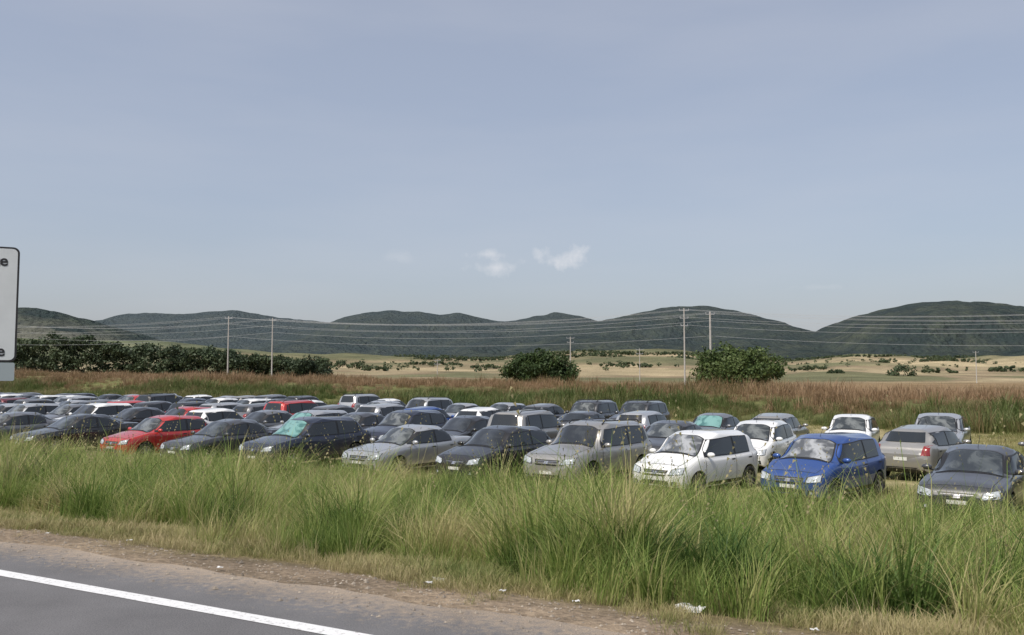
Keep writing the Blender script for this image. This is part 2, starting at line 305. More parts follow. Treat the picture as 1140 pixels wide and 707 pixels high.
G_brown=foliage("brown_reeds",[(0.0,(.10,.11,.04)),(.3,(.19,.145,.068)),(.65,(.27,.175,.10)),(1.0,(.33,.23,.14))],.25,posscale=.05,pc=1.7)
G_dark=foliage("broad_reed_leaves",[(0.0,(.03,.06,.018)),(.5,(.065,.12,.028)),(1.0,(.13,.20,.05))],.35)
HEAD=simple("grass_seed_heads",(.26,.23,.12),.9,noise=.2)
def mkcoll(name,objs):
    c=bpy.data.collections.new(name)
    for o in objs: c.objects.link(o)
    return c
tall=mkcoll("tall_grass_clumps",[clump("grass_clump",64,.5+.04*s,1.0+.05*s,.2,.0065,.35+.07*s,G_green,s,heads=(1 if s==6 else 0),headmat=HEAD) for s in range(8)])
straw=mkcoll("straw_clumps",[clump("straw_clump",40,.4,1.0,.22,.0045,.5,G_straw,80+s) for s in range(3)])
short=mkcoll("short_grass_clumps",[clump("dry_grass_clump",55,.08,.3,.2,.004,.8,G_dry,20+s) for s in range(4)])
fieldc=mkcoll("field_grass_clumps",[clump("field_grass_clump",50,.10,.28,.35,.008,.6,G_field,30+s) for s in range(4)])
reedc=mkcoll("reed_clumps",[clump("reed_clump",60,.7,1.3,.5,.02,.5,G_reed,40+s) for s in range(4)])
brownc=mkcoll("brown_reed_clumps",[clump("brown_reed_clump",60,.4,.9,.5,.016,.5,G_brown,50+s) for s in range(4)])
darkc=mkcoll("broad_reed_clumps",[clump("broad_reed_clump",70,.6,1.15,.22,.014,.6,G_dark,60+s) for s in range(3)])
def scatter(name,coll,P,scl,szvar=.2):
    k=len(P); me=bpy.data.meshes.new(name); me.from_pydata(P.tolist(),[],[])
    rot=np.zeros((k,3),np.float32); rot[:,2]=rng.uniform(0,6.28,k); rot[:,:2]=rng.normal(0,.12,(k,2))
    a=me.attributes.new('rot','FLOAT_VECTOR','POINT'); a.data.foreach_set('vector',rot.ravel())
    a=me.attributes.new('scl','FLOAT_VECTOR','POINT'); s3=np.stack([scl,scl,scl*rng.uniform(1-szvar,1+szvar,k)],-1).astype(np.float32); a.data.foreach_set('vector',s3.ravel())
    a=me.attributes.new('idx','INT','POINT'); a.data.foreach_set('value',rng.integers(0,len(coll.objects),k).astype(np.int32))
    o=link(bpy.data.objects.new(name,me))
    ng=bpy.data.node_groups.new(name+"_scatter",'GeometryNodeTree'); ng.interface.new_socket("Geometry",in_out='INPUT',socket_type='NodeSocketGeometry'); ng.interface.new_socket("Geometry",in_out='OUTPUT',socket_type='NodeSocketGeometry')
    gi=ng.nodes.new('NodeGroupInput'); go=ng.nodes.new('NodeGroupOutput'); ip=ng.nodes.new('GeometryNodeInstanceOnPoints'); ci=ng.nodes.new('GeometryNodeCollectionInfo')
    ci.inputs['Collection'].default_value=coll; ci.inputs['Separate Children'].default_value=True; ci.inputs['Reset Children'].default_value=True
    def na(nm,t):
        q=ng.nodes.new('GeometryNodeInputNamedAttribute'); q.data_type=t; q.inputs['Name'].default_value=nm; return q.outputs['Attribute']
    er=ng.nodes.new('FunctionNodeEulerToRotation')
    L=ng.links.new
    L(gi.outputs[0],ip.inputs['Points']); L(ci.outputs[0],ip.inputs['Instance']); ip.inputs['Pick Instance'].default_value=True
    L(na('idx','INT'),ip.inputs['Instance Index']); L(na('rot','FLOAT_VECTOR'),er.inputs[0]); L(er.outputs[0],ip.inputs['Rotation']); L(na('scl','FLOAT_VECTOR'),ip.inputs['Scale'])
    L(ip.outputs[0],go.inputs[0])
    md=o.modifiers.new("scatter",'NODES'); md.node_group=ng
    return o
def pts(k,u0,u1,n0,n1):
    u=rng.uniform(u0,u1,k); n=rng.uniform(n0,n1,k); x=UX*u+NX*n; y=UY*u+NY*n
    return u,n,x,y
def pn(x,y,s,seed): return np.array([mnoise.noise(Vector((a*s,b*s,seed))) for a,b in zip(x,y)])
# tall verge grass
u,n,x,y=pts(13500,-42,9,7.2,18.0)
q=pn(x,y,.45,4); q2=pn(x,y,1.5,8)
keep=rng.random(len(u))<np.clip((n-7.5+q*2.2)/1.1,0,1)*np.clip((18.5-n)/2.5,.0,1)*np.clip(.95+q2*1.5,.2,1)
sc=(np.clip(.44+(n-7.4)*.32+q*.55,.30,1.12)*np.clip(1.0+q2*.95,.5,1.6))
sc*=np.interp(n,[12,16,18],[1,.95,.7])
z=height(x,y)
scatter("verge_tall_grass",tall,np.stack([x,y,z-.03],-1)[keep],sc[keep],.3)
u,n,x,y=pts(1500,-38,9,7.4,15); q=pn(x,y,.6,44); keep=rng.random(len(u))<np.clip(.15+q*1.6,0,1); z=height(x,y)
scatter("verge_straw_tufts",straw,np.stack([x,y,z-.03],-1)[keep],np.clip(.5+(n-7.4)*.2,.4,1.1)[keep],.3)
P=[];Sx=[]
for cu,cn_,rr,k in [(-3.3,8.5,.55,30),(-2.6,8.8,.4,12),(-12.5,9.5,.9,20),(-17,10,1.2,24),(-7.6,9.6,.6,10),(-1.0,9.3,.5,10),(-21,11,1.2,20)]:
    for i in range(k):
        uu=cu+rng.normal(0,rr*.6); nn=cn_+rng.normal(0,rr*.35); xx,yy=un(uu,nn); P.append((xx,yy,float(height(np.array(xx),np.array(yy)))-.03)); Sx.append(rng.uniform(.75,1.2))
scatter("verge_broad_reeds",darkc,np.array(P),np.array(Sx))
# short dry verge
u,n,x,y=pts(10500,-30,9,6.2,9.4)
q=pn(x,y,.7,14); q3=pn(x,y,2.0,15); keep=rng.random(len(u))<np.clip((n-6.5+q*1.3+q3*.8)/1.3,0,1)
sc=np.clip(.35+(n-6.4)*.4+q*.3,.3,1.2); z=height(x,y)
scatter("verge_short_grass",short,np.stack([x,y,z-.01],-1)[keep],sc[keep])
# field
u,n,x,y=pts(12000,-75,22,16,62); s_=bank_s(x,y); q=pn(x,y,.1,20); keep=(s_<3)&(rng.random(len(u))<.6+q*1.3)
z=height(x,y); scatter("field_grass",fieldc,np.stack([x,y,z-.02],-1)[keep],rng.uniform(.6,1.4,keep.sum())*(1+.5*q[keep]))
# bank reeds
k=9000; x=rng.uniform(-190,85,k); s_=rng.uniform(-1.5,8,k); y=bank_y(x)+s_/.76; z=height(x,y); q=pn(x,y,.06,30)
nn=NX*x+NY*y; keep=(nn>20)&(rng.random(k)<.8+q)
scatter("ditch_reeds",reedc,np.stack([x,y,z-.03],-1)[keep],(rng.uniform(.6,1.3,k)*(1.0+.9*q))[keep],.35)
k=11000; x=rng.uniform(-260,110,k); s_=rng.uniform(6,30,k); y=bank_y(x)+s_/.76; z=height(x,y); q=pn(x,y,.07,31)
nn=NX*x+NY*y; keep=(nn>20)
scatter("bank_dry_vegetation",brownc,np.stack([x,y,z-.03],-1)[keep],(rng.uniform(.5,1.4,k)*(1.0+1.1*q))[keep],.4)

# ------------------------------------------------------------ trees
BARK=simple("bark",(.12,.09,.07),.9,noise=.3)
L_tree=foliage("tree_leaves",[(0.0,(.02,.035,.014)),(.4,(.042,.07,.023)),(.75,(.078,.115,.035)),(1.0,(.12,.155,.055))],.2,posscale=.5)
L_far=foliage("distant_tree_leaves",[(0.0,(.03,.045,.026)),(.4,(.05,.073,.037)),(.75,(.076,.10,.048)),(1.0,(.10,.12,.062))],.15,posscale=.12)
def tube(vs,fs,p0,p1,r0,r1,k=6):
    p0=Vector(p0);p1=Vector(p1); d=(p1-p0).normalized(); a=d.orthogonal().normalized(); c=d.cross(a); b=len(vs)
    for p,r in ((p0,r0),(p1,r1)):
        for i in range(k):
            t=2*math.pi*i/k; vs.append(tuple(p+a*math.cos(t)*r+c*math.sin(t)*r))
    for i in range(k): j=(i+1)%k; fs.append((b+i,b+j,b+k+j,b+k+i))
def leafcloud(centers,radii,per,size,r):
    vs=[];fs=[];var=[]
    for c,R in zip(centers,radii):
        v0=r.random()
        for i in range(per):
            d=r.normal(0,1,3); d/=np.linalg.norm(d); rr=R*r.uniform(.45,1.08)
            p=np.array(c)+d*rr*np.array([1,1,.8]); nrm=d*.6+r.normal(0,.6,3); nrm/=np.linalg.norm(nrm)
            t=np.cross(nrm,r.normal(0,1,3)); t/=np.linalg.norm(t); b=np.cross(nrm,t); s=size*r.uniform(.6,1.3)
            k=len(vs); vs+=[tuple(p-t*s),tuple(p-b*s*.6),tuple(p+t*s),tuple(p+b*s*.6)]; fs.append((k,k+1,k+2,k+3)); var+=[float(np.clip(v0*.7+.3*r.random(),0,1))]*4
    return vs,fs,var
def meshobj(name,vs,fs,mat,var=None,parent=None):
    me=bpy.data.meshes.new(name); me.from_pydata(vs,[],fs); me.materials.append(mat)
    if var is not None: a=me.attributes.new('var','FLOAT','POINT'); a.data.foreach_set('value',np.array(var,np.float32))
    o=link(bpy.data.objects.new(name,me))
    if parent: o.parent=parent
    return o
def tree(name,x,y,z,W,H,trunk,seed,ncl=60,per=70,size=.22,mat=None):
    r=np.random.default_rng(seed); e=link(bpy.data.objects.new(name,None)); e.location=(x,y,z)
    cs=[];rs=[]
    ch=H-trunk
    for i in range(ncl):
        while True:
            p=r.uniform(-1,1,3)
            if np.linalg.norm(p)<1 and np.linalg.norm(p)>.3: break
        zc=trunk+ch*.42+p[2]*ch*.46
        wv=1-.3*max(0,p[2])
        cs.append((p[0]*W*.45*wv,p[1]*W*.4*wv,max(zc,trunk*.5))); rs.append(r.uniform(.06,.14)*W)
    vs,fs,var=leafcloud(cs,rs,per,size,r)
    meshobj("crown",vs,fs,mat or L_tree,var,e)
    vs=[];fs=[]
    tube(vs,fs,(0,0,-.2),(0.1,0,H*.45),.035*H,.018*H)
    for cc in cs[::4]: tube(vs,fs,(0.05,0,trunk*.6+.15*cc[2]),cc,.012*H,.004*H,5)
    meshobj("trunk_and_limbs",vs,fs,BARK,None,e)
    return e
def W(px,D): return (px-570)/987*D
def zrel(py,D): return (418-py)/987*D+CAMZ
tree("round_tree",W(822,118),118,-.8,14.0,zrel(379,118)+.8,.6,3,ncl=140,per=110,size=.21)
tree("round_tree",W(601,150),150,-.8,13.6,zrel(387,150)+.8,.5,5,ncl=130,per=100,size=.24)
r=np.random.default_rng(9); cs=[];rs=[]
xs=np.linspace(W(-60,215),W(364,215),250)
for x in xs:
    px=570+x/215*987
    top=zrel(np.interp(px,[-60,30,60,100,140,200,240,290,330,362],[388,383,377,376,385,387,391,397,399,404]),215)
    top+=r.normal(0,.4)+.5*math.sin(x*.9)+1.1*mnoise.noise(Vector((x*.12,1,1)))
    for k in range(4):
        R=r.uniform(.9,1.8); cs.append((x+r.normal(0,.6),215+r.uniform(-4,4),r.uniform(.6,max(1.3,top-R*.8)) if k else top-R*.8)); rs.append(R)
vs,fs,var=leafcloud(cs,rs,50,.36,r)
meshobj("distant_tree_line",vs,fs,L_far,var)
cs=[];rs=[]
def gh(x,y): return float(height(np.array(float(x)),np.array(float(y))))
for px,D,wd,hh in [(1005,480,13,7.5),(985,700,8,5),(930,520,10,3),(1045,560,20,3),(1120,600,25,4),(700,620,30,3.2),(480,700,50,3),(540,640,20,3),(420,560,16,3),(900,640,24,3.5),(660,800,60,4),(760,760,30,4),(1060,820,60,4),(380,620,40,5),(300,700,60,5),(230,760,60,5),(20,800,60,6),(1180,500,30,5),(620,960,160,5),(850,1000,200,5),(1000,940,120,4),(450,980,180,5),(1100,1020,160,5),(720,900,120,4),(500,860,90,4)]:
    x0=W(px,D)
    for i in range(int(10+wd*1.2)):
        R=r.uniform(.22,.4)*hh; xx=x0+r.uniform(-.5,.5)*wd; yy=D+r.uniform(-4,4); e_=1-(2*(xx-x0)/wd)**2*.6
        cs.append((xx,yy,gh(xx,yy)+r.uniform(.3,max(.5,hh*e_-R*.6)))); rs.append(R)
for i in range(750):
    D=r.uniform(560,1180); px=r.uniform(330,1200); xx=W(px,D)
    if mnoise.noise(Vector((xx*.006,D*.006,7)))<-.12: continue
    R=r.uniform(.7,2.3); cs.append((xx,D,gh(xx,D)+R*.5)); rs.append(R)
vs,fs,var=leafcloud(cs,rs,26,.7,r)
meshobj("distant_bushes",vs,fs,L_far,var)

# ------------------------------------------------------------ utility poles and wires
CONC=simple("weathered_concrete",(.42,.40,.37),.85,noise=.15); WIRE=simple("wire",(.45,.46,.47),.5,metal=.3); STEEL=simple("galvanised_steel",(.4,.41,.42),.5,metal=.5)
def box(vs,fs,c,s):
    b=len(vs)
    for dz in(-1,1):
        for dx,dy in((-1,-1),(1,-1),(1,1),(-1,1)): vs.append((c[0]+dx*s[0]/2,c[1]+dy*s[1]/2,c[2]+dz*s[2]/2))
    for f in ((0,3,2,1),(4,5,6,7),(0,1,5,4),(1,2,6,5),(2,3,7,6),(3,0,4,7)): fs.append(tuple(b+i for i in f))
def pole(px,D,ytop,arms=2,armw=2.0,r0=.13):
    x=W(px,D); zb=gh(x,D)-.2; zt=zrel(ytop,D); e=link(bpy.data.objects.new("utility_pole",None)); e.location=(x,D,zb)
    H=zt-zb; vs=[];fs=[]; tube(vs,fs,(0,0,0),(0,0,H),r0,r0*.65,8); meshobj("shaft",vs,fs,CONC,None,e)
    vs=[];fs=[]
    for a in range(arms): box(vs,fs,(0,.0,H-.35-a*1.1),(armw*(1-.15*a),.12,.12))
    meshobj("crossarms",vs,fs,STEEL,None,e)
    vs=[];fs=[]
    for a in range(arms):
        for s in (-.48,.48): tube(vs,fs,(s*armw*(1-.15*a),0,H-.3-a*1.1),(s*armw*(1-.15*a),0,H-.05-a*1.1),.05,.04)
    meshobj("insulators",vs,fs,STEEL,None,e)
    return (x,D,zt)
tA=[pole(254,145,352,arms=1,armw=1.2),pole(791,122,347,r0=.18,arms=1,armw=1.2)]
tB=[pole(303,150,354,arms=1,armw=1.2),pole(762,128,343,arms=3,armw=1.4,r0=.13)]
pole(635,230,375,r0=.16);pole(712,240,388,r0=.12);pole(487,260,400,r0=.12);pole(1086,300,391,arms=1,r0=.16)
WV=[];WF=[]
def wire(p,q,sag,r_=.017):
    p=Vector(p);q=Vector(q);last=p
    for i in range(1,17):
        t=i/16; c=p.lerp(q,t); c.z-=sag*4*t*(1-t); tube(WV,WF,last,c,r_,r_,4); last=c
for T,offs in ((tA,[(-.95,-.2),(.95,-.2),(-.8,-1.3),(.8,-3.3)]),(tB,[(-.75,-.2),(.75,-.2),(-.6,-1.3),(.6,-2.4)])):
    a=Vector(T[0]);b=Vector(T[1]); d=b-a; d.z=0; left=a-d; left.z=a.z+1.0; right=b+d; right.z=b.z-.5; rr2=right+d
    ch=[left-d,left,a,b,right,rr2]
    for ox,oz in offs:
        for i in range(len(ch)-1):
            o=Vector((ox*.3,ox,oz)); wire(ch[i]+o,ch[i+1]+o,1.5)
meshobj("power_line_wires",WV,WF,WIRE)
for T in (tA,tB):
    a=Vector(T[0]);b=Vector(T[1]); d=b-a
    for p in (a-d,b+d):
        e=link(bpy.data.objects.new("utility_pole",None)); zb=gh(p.x,p.y); e.location=(p.x,p.y,zb); vs=[];fs=[]
        zt=(a.z+1.0 if p.x<a.x else b.z-.5)-zb; tube(vs,fs,(0,0,0),(0,0,zt),.17,.11,8); box(vs,fs,(0,0,zt-.3),(2,.12,.12)); meshobj("shaft",vs,fs,CONC,None,e)

# ------------------------------------------------------------ road sign
sg=link(bpy.data.objects.new("road_sign",None)); 
D=15.0; ang=math.atan2(.45,.89); rx=W(18.5,D); 
sg.location=(rx,D,0); sg.rotation_euler=(0,0,ang)
SW=simple("sign_white",(.62,.65,.66),.45,noise=.05,nscale=3); SB=simple("sign_black",(.02,.02,.022),.5); SG=simple("sign_back",(.3,.31,.32),.5,metal=.4); SGR=simple("sign_lower_plate",(.33,.38,.4),.5)
def rrect(x0,x1,z0,z1,r,k=6):
    o=[]
    for cx,cz,a0 in ((x1-r,z1-r,0),(x0+r,z1-r,90),(x0+r,z0+r,180),(x1-r,z0+r,270)):
        for i in range(k+1):
            a=math.radians(a0+90*i/k); o.append((cx+r*math.cos(a),cz+r*math.sin(a)))
    return o
def plate(name,x0,x1,z0,z1,r,y,t,mat,parent):
    P=rrect(x0,x1,z0,z1,r); n=len(P); vs=[(a,y,b) for a,b in P]+[(a,y+t,b) for a,b in P]; fs=[tuple(range(n)),tuple(reversed(range(n,2*n)))]+[(i,i+n,(i+1)%n+n,(i+1)%n) for i in range(n)]
    return meshobj(name,vs,fs,mat,None,parent)
zt,zm,zl=zrel(275,D),zrel(403,D),zrel(424,D)
plate("panel_border",-2.6,0,zm,zt,.1,0,.02,SB,sg)
plate("panel_face",-2.575,-.03,zm+.03,zt-.03,.08,-.003,.002,SW,sg)
plate("lower_panel",-2.6,-.02,zl,zm-.012,.03,0.0,.02,SGR,sg)
for i,xp in enumerate((-.33,-2.2)):
    vs=[];fs=[]; tube(vs,fs,(xp,.06,-1.5),(xp,.06,zt-.1),.035,.035,10); meshobj("post_%d"%(i+1),vs,fs,SG,None,sg)
for txt,zz in (("Puente",zt-.26),("Norte",zm+.16)):
    cu=bpy.data.curves.new("letters",'FONT'); cu.body=txt; cu.size=.26; cu.align_x='RIGHT'; cu.extrude=.001; cu.offset=.006
    t=link(bpy.data.objects.new("letters",cu)); t.data.materials.append(SB); t.parent=sg; t.location=(-.17,-.006,zz-.06); t.rotation_euler=(math.pi/2,0,0)

# ------------------------------------------------------------ cars
GL=simple("car_glass",(.018,.022,.025),.06,spec=.8); BLK=simple("black_trim",(.015,.015,.016),.45); TY=simple("tyre_rubber",(.025,.024,.023),.9,noise=.3)
RIM=simple("alloy_rim",(.42,.42,.43),.35,metal=.7); HL=simple("headlamp",(.40,.43,.46),.12,coat=1,noise=.35,nscale=14); TL=simple("tail_lamp",(.22,.01,.01),.2,coat=1); PL=simple("licence_plate",(.6,.6,.56),.5); CH=simple("chrome",(.6,.6,.62),.18,metal=.9)
def glassvar(name,a,bc,thr):
    m,nt,b=newmat(name); tc=nd(nt,'ShaderNodeTexCoord'); n=nd(nt,'ShaderNodeTexNoise'); n.inputs['Scale'].default_value=2.4; n.inputs['Detail'].default_value=5; n.inputs['Distortion'].default_value=1.2
    nt.links.new(tc.outputs['Object'],n.inputs['Vector']); r=nd(nt,'ShaderNodeValToRGB'); r.color_ramp.elements[0].position=thr; r.color_ramp.elements[1].position=thr+.15; r.color_ramp.elements[0].color=(*a,1); r.color_ramp.elements[1].color=(*bc,1)
    nt.links.new(n.outputs['Fac'],r.inputs['Fac']); nt.links.new(r.outputs['Color'],b.inputs['Base Color']); b.inputs['Roughness'].default_value=.08; b.inputs['Coat Weight'].default_value=1; b.inputs['Coat Roughness'].default_value=.04; return m
WS=[glassvar("windscreen",(.02,.025,.027),(.07,.08,.08),.5),glassvar("windscreen_dash_seen",(.03,.035,.035),(.15,.16,.155),.48),
    glassvar("windscreen_teal_shade",(.05,.15,.14),(.17,.34,.31),.4),glassvar("windscreen_silver_shade",(.08,.085,.09),(.34,.35,.36),.47),glassvar("windscreen_tinted",(.015,.018,.02),(.035,.04,.042),.5)]

TYPES=dict(
 city=dict(L=3.65,W=1.70,H=1.55,cowl=.76,zc=1.02,rf=1.36,zrf=1.46,pk=1.85,rr=3.36,zrr=1.51,tt=3.57,ztt=1.03,wr=.30,ax=(.68,3.03),sh=.94,boot=None),
 hatch=dict(L=3.72,W=1.68,H=1.52,cowl=.80,zc=.99,rf=1.42,zrf=1.43,pk=1.95,rr=3.34,zrr=1.47,tt=3.62,ztt=1.02,wr=.30,ax=(.70,3.08),sh=.93,boot=None),
 hatch2=dict(L=4.0,W=1.74,H=1.52,cowl=.95,zc=1.0,rf=1.62,zrf=1.43,pk=2.15,rr=3.40,zrr=1.44,tt=3.82,ztt=1.04,wr=.31,ax=(.8,3.3),sh=.95,boot=None),
 wagon=dict(L=4.45,W=1.74,H=1.50,cowl=1.1,zc=.97,rf=1.8,zrf=1.41,pk=2.4,rr=3.98,zrr=1.44,tt=4.30,ztt=1.04,wr=.31,ax=(.85,3.45),sh=.93,boot=None),
 sedan=dict(L=4.42,W=1.72,H=1.46,cowl=1.10,zc=.95,rf=1.84,zrf=1.37,pk=2.4,rr=3.12,zrr=1.40,tt=3.74,ztt=1.06,wr=.3,ax=(.85,3.48),sh=.92,boot=1),
 sedan2=dict(L=4.6,W=1.78,H=1.46,cowl=1.18,zc=.95,rf=1.96,zrf=1.37,pk=2.5,rr=3.28,zrr=1.40,tt=3.98,ztt=1.07,wr=.32,ax=(.9,3.65),sh=.92,boot=1),
 suv=dict(L=4.25,W=1.82,H=1.72,cowl=1.12,zc=1.12,rf=1.60,zrf=1.62,pk=2.0,rr=3.95,zrr=1.68,tt=4.13,ztt=1.14,wr=.36,ax=(.83,3.42),sh=1.06,boot=None),
 suv2=dict(L=4.35,W=1.82,H=1.62,cowl=1.05,zc=1.06,rf=1.72,zrf=1.53,pk=2.25,rr=3.78,zrr=1.56,tt=4.16,ztt=1.12,wr=.35,ax=(.87,3.52),sh=1.02,boot=None),
)
def build_car(name,P,rails=False):
    L,Wd,H=P['L'],P['W'],P['H']; w=Wd/2; zb=.2 if P['wr']<.33 else .25
    fx=[0,.05,.14,.35,.8,L*.5,L-.6,L-.3,L-.12,L-.04,L]; fw=[.80,.875,.93,.975,1,1,.985,.965,.93,.88,.82]
    sh=P['sh']; nf=sh-.93+.0
    sx=[0,.05,.14,.35,P['cowl'],P['rf'],P['tt'],L-.12,L-.03,L]; sz=[.56+nf,.66+nf,.735+nf,.79+nf,P['zc']-.06,sh,P['ztt']-.03,(P['ztt']-.05 if P['boot'] else P['ztt']-.06),.93*P['ztt']-.08,.74+nf]
    if P['boot']: tx=[0,.05,.14,.35,P['cowl'],P['rf'],P['pk'],P['rr'],P['tt'],L-.12,L-.03,L]; tz=[.59+nf,.69+nf,.775+nf,.84+nf,P['zc'],P['zrf'],H,P['zrr'],P['ztt'],P['ztt']-.02,.93*P['ztt']-.04,.77+nf]
    else: tx=[0,.05,.14,.35,P['cowl'],P['rf'],P['pk'],P['rr'],P['tt'],L-.12 if L-.12>P['tt'] else P['tt']+.01,L-.03,L]; tz=[.59+nf,.69+nf,.775+nf,.84+nf,P['zc'],P['zrf'],H,P['zrr'],P['ztt']+.02,P['ztt']-.03,.93*P['ztt']-.04,.77+nf]
    if P['tt']>L-.12: sx[-3]=P['tt']+.01
    bx=[0,.1,.4,L-.4,L-.1,L]; bz=[zb+.06,zb+.0,zb,zb,zb+.04,zb+.12]
    X=sorted(set([0,.02,.05,.09,.14,.2]+[L-v for v in (0,.015,.03,.07,.12,.2)]+list(np.round(np.arange(.26,L-.22,.06),4))))
    ar=P['wr']+.055; rings=[]
    def smoothtop(x):
        hs=.06; return sum(np.interp(x+d*hs,tx,tz)*wt for d,wt in ((-1.5,.15),(-.7,.2),(0,.3),(.7,.2),(1.5,.15))) if .3<x<L-.3 else np.interp(x,tx,tz)
    for x in X:
        ww=w*np.interp(x,fx,fw); zs=np.interp(x,sx,sz); zt=smoothtop(x); zb_=np.interp(x,bx,bz)
        g=float(np.clip((zt-zs-.05)/(H-sh-.05),0,1)); rw=.745*w
        lerp=lambda a,b,t:a+(b-a)*t
        c=[(0,zb_),(.84*ww,zb_),(.965*ww,zb_+.09),(1.0*ww,zb_+.30),(.99*ww,max(zs-.13,zb_+.33)),(.935*ww,zs-.01),
           (lerp(.84*ww,rw+.03,g),lerp(zs+.012,zt-.10,g)),(lerp(.68*ww,rw*.90,g),lerp(zs+.025,zt-.025,g)),(lerp(.38*ww,.42*w,g),zt-.006),(0,zt)]
        arch=None
        for ax in P['ax']:
            if abs(x-ax)<ar: arch=P['wr']+math.sqrt(ar*ar-(x-ax)**2)
        pts_=[]
        C_=[(-c[1][0],c[1][1])]+c+[(-c[-2][0],c[-2][1])]
        for i in range(len(c)-1):
            p0,p1,p2,p3=[np.array(q,float) for q in C_[i:i+4]]
            for k in range(4):
                t=k/4; pts_.append(.5*((2*p1)+(-p0+p2)*t+(2*p0-5*p1+4*p2-p3)*t*t+(-p0+3*p1-3*p2+p3)*t**3))
        pts_.append(np.array(c[-1],float))
        if arch:
            pts_=[np.array([max(q[0],0),max(q[1],arch)]) if q[1]<arch else q for q in pts_]
        rings.append([(x,float(q[0]),float(q[1])) for q in pts_])
    k=len(rings[0]); vs=[];fs=[];mi=[]
    full=[]
    for R in rings:
        row=[(x,-y,z) for x,y,z in R]+[(x,y,z) for x,y,z in reversed(R[1:-1])]
        full.append(row)
    K=len(full[0])
    for row in full: vs+=row
    for i in range(len(full)-1):
        for j in range(K):
            a=i*K+j; b=i*K+(j+1)%K; fs.append((a,b,b+K,a+K))
            jj=j if j<k-1 else K-1-j
            mi.append(2 if jj<5 else 0)
    for end,base in ((0,0),(1,(len(full)-1)*K)):
        row=full[0] if end==0 else full[-1]; cz=sum(p[2] for p in row)/K; nb=len(vs)
        for (x,y,z) in row: vs.append((x+(-.035 if end==0 else .035),y*.9,cz+(z-cz)*.85))
        for j in range(K):
            q=(base+j,nb+j,nb+(j+1)%K,base+(j+1)%K); fs.append(q if end==0 else tuple(reversed(q))); mi.append(0)
        f=tuple(range(nb,nb+K)); fs.append(f if end==1 else tuple(reversed(f))); mi.append(0)
    bvh=BVHTree.FromPolygons([Vector(v) for v in vs],fs)
    nbody=len(fs)
    DV=[];DF=[];DM=[]
    def patch(c00,c10,c11,c01,axis,mat,off=.006,nx=8,ny=5):
        b=len(DV)
        for j in range(ny+1):
            for i in range(nx+1):
                s=i/nx;t=j/ny
                p=[(c00[q]*(1-s)+c10[q]*s)*(1-t)+(c01[q]*(1-s)+c11[q]*s)*t for q in (0,1)]
                if axis=='f': o=Vector((-1,p[0],p[1])); d=Vector((1,0,0))
                elif axis=='r': o=Vector((L+1,p[0],p[1])); d=Vector((-1,0,0))
                elif axis=='s+': o=Vector((p[0],2,p[1])); d=Vector((0,-1,0))
                elif axis=='s-': o=Vector((p[0],-2,p[1])); d=Vector((0,1,0))
                else: o=Vector((p[0],p[1],3)); d=Vector((0,0,-1))
                h=bvh.ray_cast(o,d)
                if h[0] is None: h=bvh.find_nearest(o+d*1.1)
                nrm=h[1]
                if nrm.dot(d)>0: nrm=-nrm
                DV.append(tuple(h[0]+(nrm*.5-d*.5).normalized()*off))
        for j in range(ny):
            for i in range(nx):
                a=b+j*(nx+1)+i; DF.append((a,a+1,a+nx+2,a+nx+1)); DM.append(mat)
    cw,rf=P['cowl'],P['rf']
    patch((cw-.02,-.77*w),(cw-.02,.77*w),(rf+.02,.63*w),(rf+.02,-.63*w),'t',2,.007,16,12)
    patch((cw+.03,-.735*w),(cw+.03,.735*w),(rf-.02,.595*w),(rf-.02,-.595*w),'t',8,.014,16,12)
    z0,z1=P['ztt']+.05,P['zrr']-.08
    if P['boot']: patch((P['tt']-.04,-.66*w),(P['tt']-.04,.66*w),(P['rr']+.08,.59*w),(P['rr']+.08,-.59*w),'t',1,.012,12,10)
    else: patch((-.64*w,z0),(.64*w,z0),(.56*w,z1),(-.56*w,z1),'r',1,.016,14,12)
    for sd in ('s+','s-'):
        zs=P['sh']+.025
        zt1=P['zrf']-.115; ztm=H-.155; ztr=P['zrr']-.15
        xm=(rf+P['rr'])/2+.02; A=cw+.28
        endb=P['tt']-.2 if not P['boot'] else P['tt']-.25; endt=P['rr']-.08
        zse=P['ztt']-.0+.02
        patch((A-.06,zs-.015),(xm,zs-.015),(xm,ztm+.02),(rf+.02,zt1+.02),sd,2,.007,12,10)
        patch((xm,zs-.015),(xm+(endb-xm)*.72+.03,zs+.01),(xm+(endb-xm)*.72+.03,(ztm+ztr)/2+.02),(xm,ztm+.02),sd,2,.007,12,10)
        patch((A+.02,zs+.01),(xm-.04,zs+.01),(xm-.04,ztm-.005),(rf+.09,zt1-.005),sd,1,.013,12,10)
        rdx=(endb-xm)*.72
        patch((xm+.04,zs+.01),(xm+rdx,zs+.03),(xm+rdx,(ztm+ztr)/2-.005),(xm+.04,ztm-.005),sd,1,.013,10,10)
        if rdx>.75: patch((xm+rdx+.07,zs+.04),(endb-.06,zse+.03),(endt-.10,ztr-.02),(xm+rdx+.07,(ztm+ztr)/2-.02),sd,1,.013,6,10)
        for sxp in (cw+.22,xm,endb-.15):
            zlo=zb+.12 if sxp<endb-.2 else zb+.5
            patch((sxp,zlo),(sxp+.014,zlo),(sxp+.014,zs-.02),(sxp,zs-.02),sd,2,.003,1,10)
        a0,a1=P['ax'][0]+ar+.03,P['ax'][1]-ar-.03
        patch((a0,zb+.05),(a1,zb+.05),(a1,zb+.14),(a0,zb+.14),sd,2,.006,8,2)
        for hx in (xm-.22,endb-.38): patch((hx,P['sh']-.12),(hx+.16,P['sh']-.12),(hx+.16,P['sh']-.085),(hx,P['sh']-.085),sd,9 if rails else 2,.02,3,1)
    s=nf
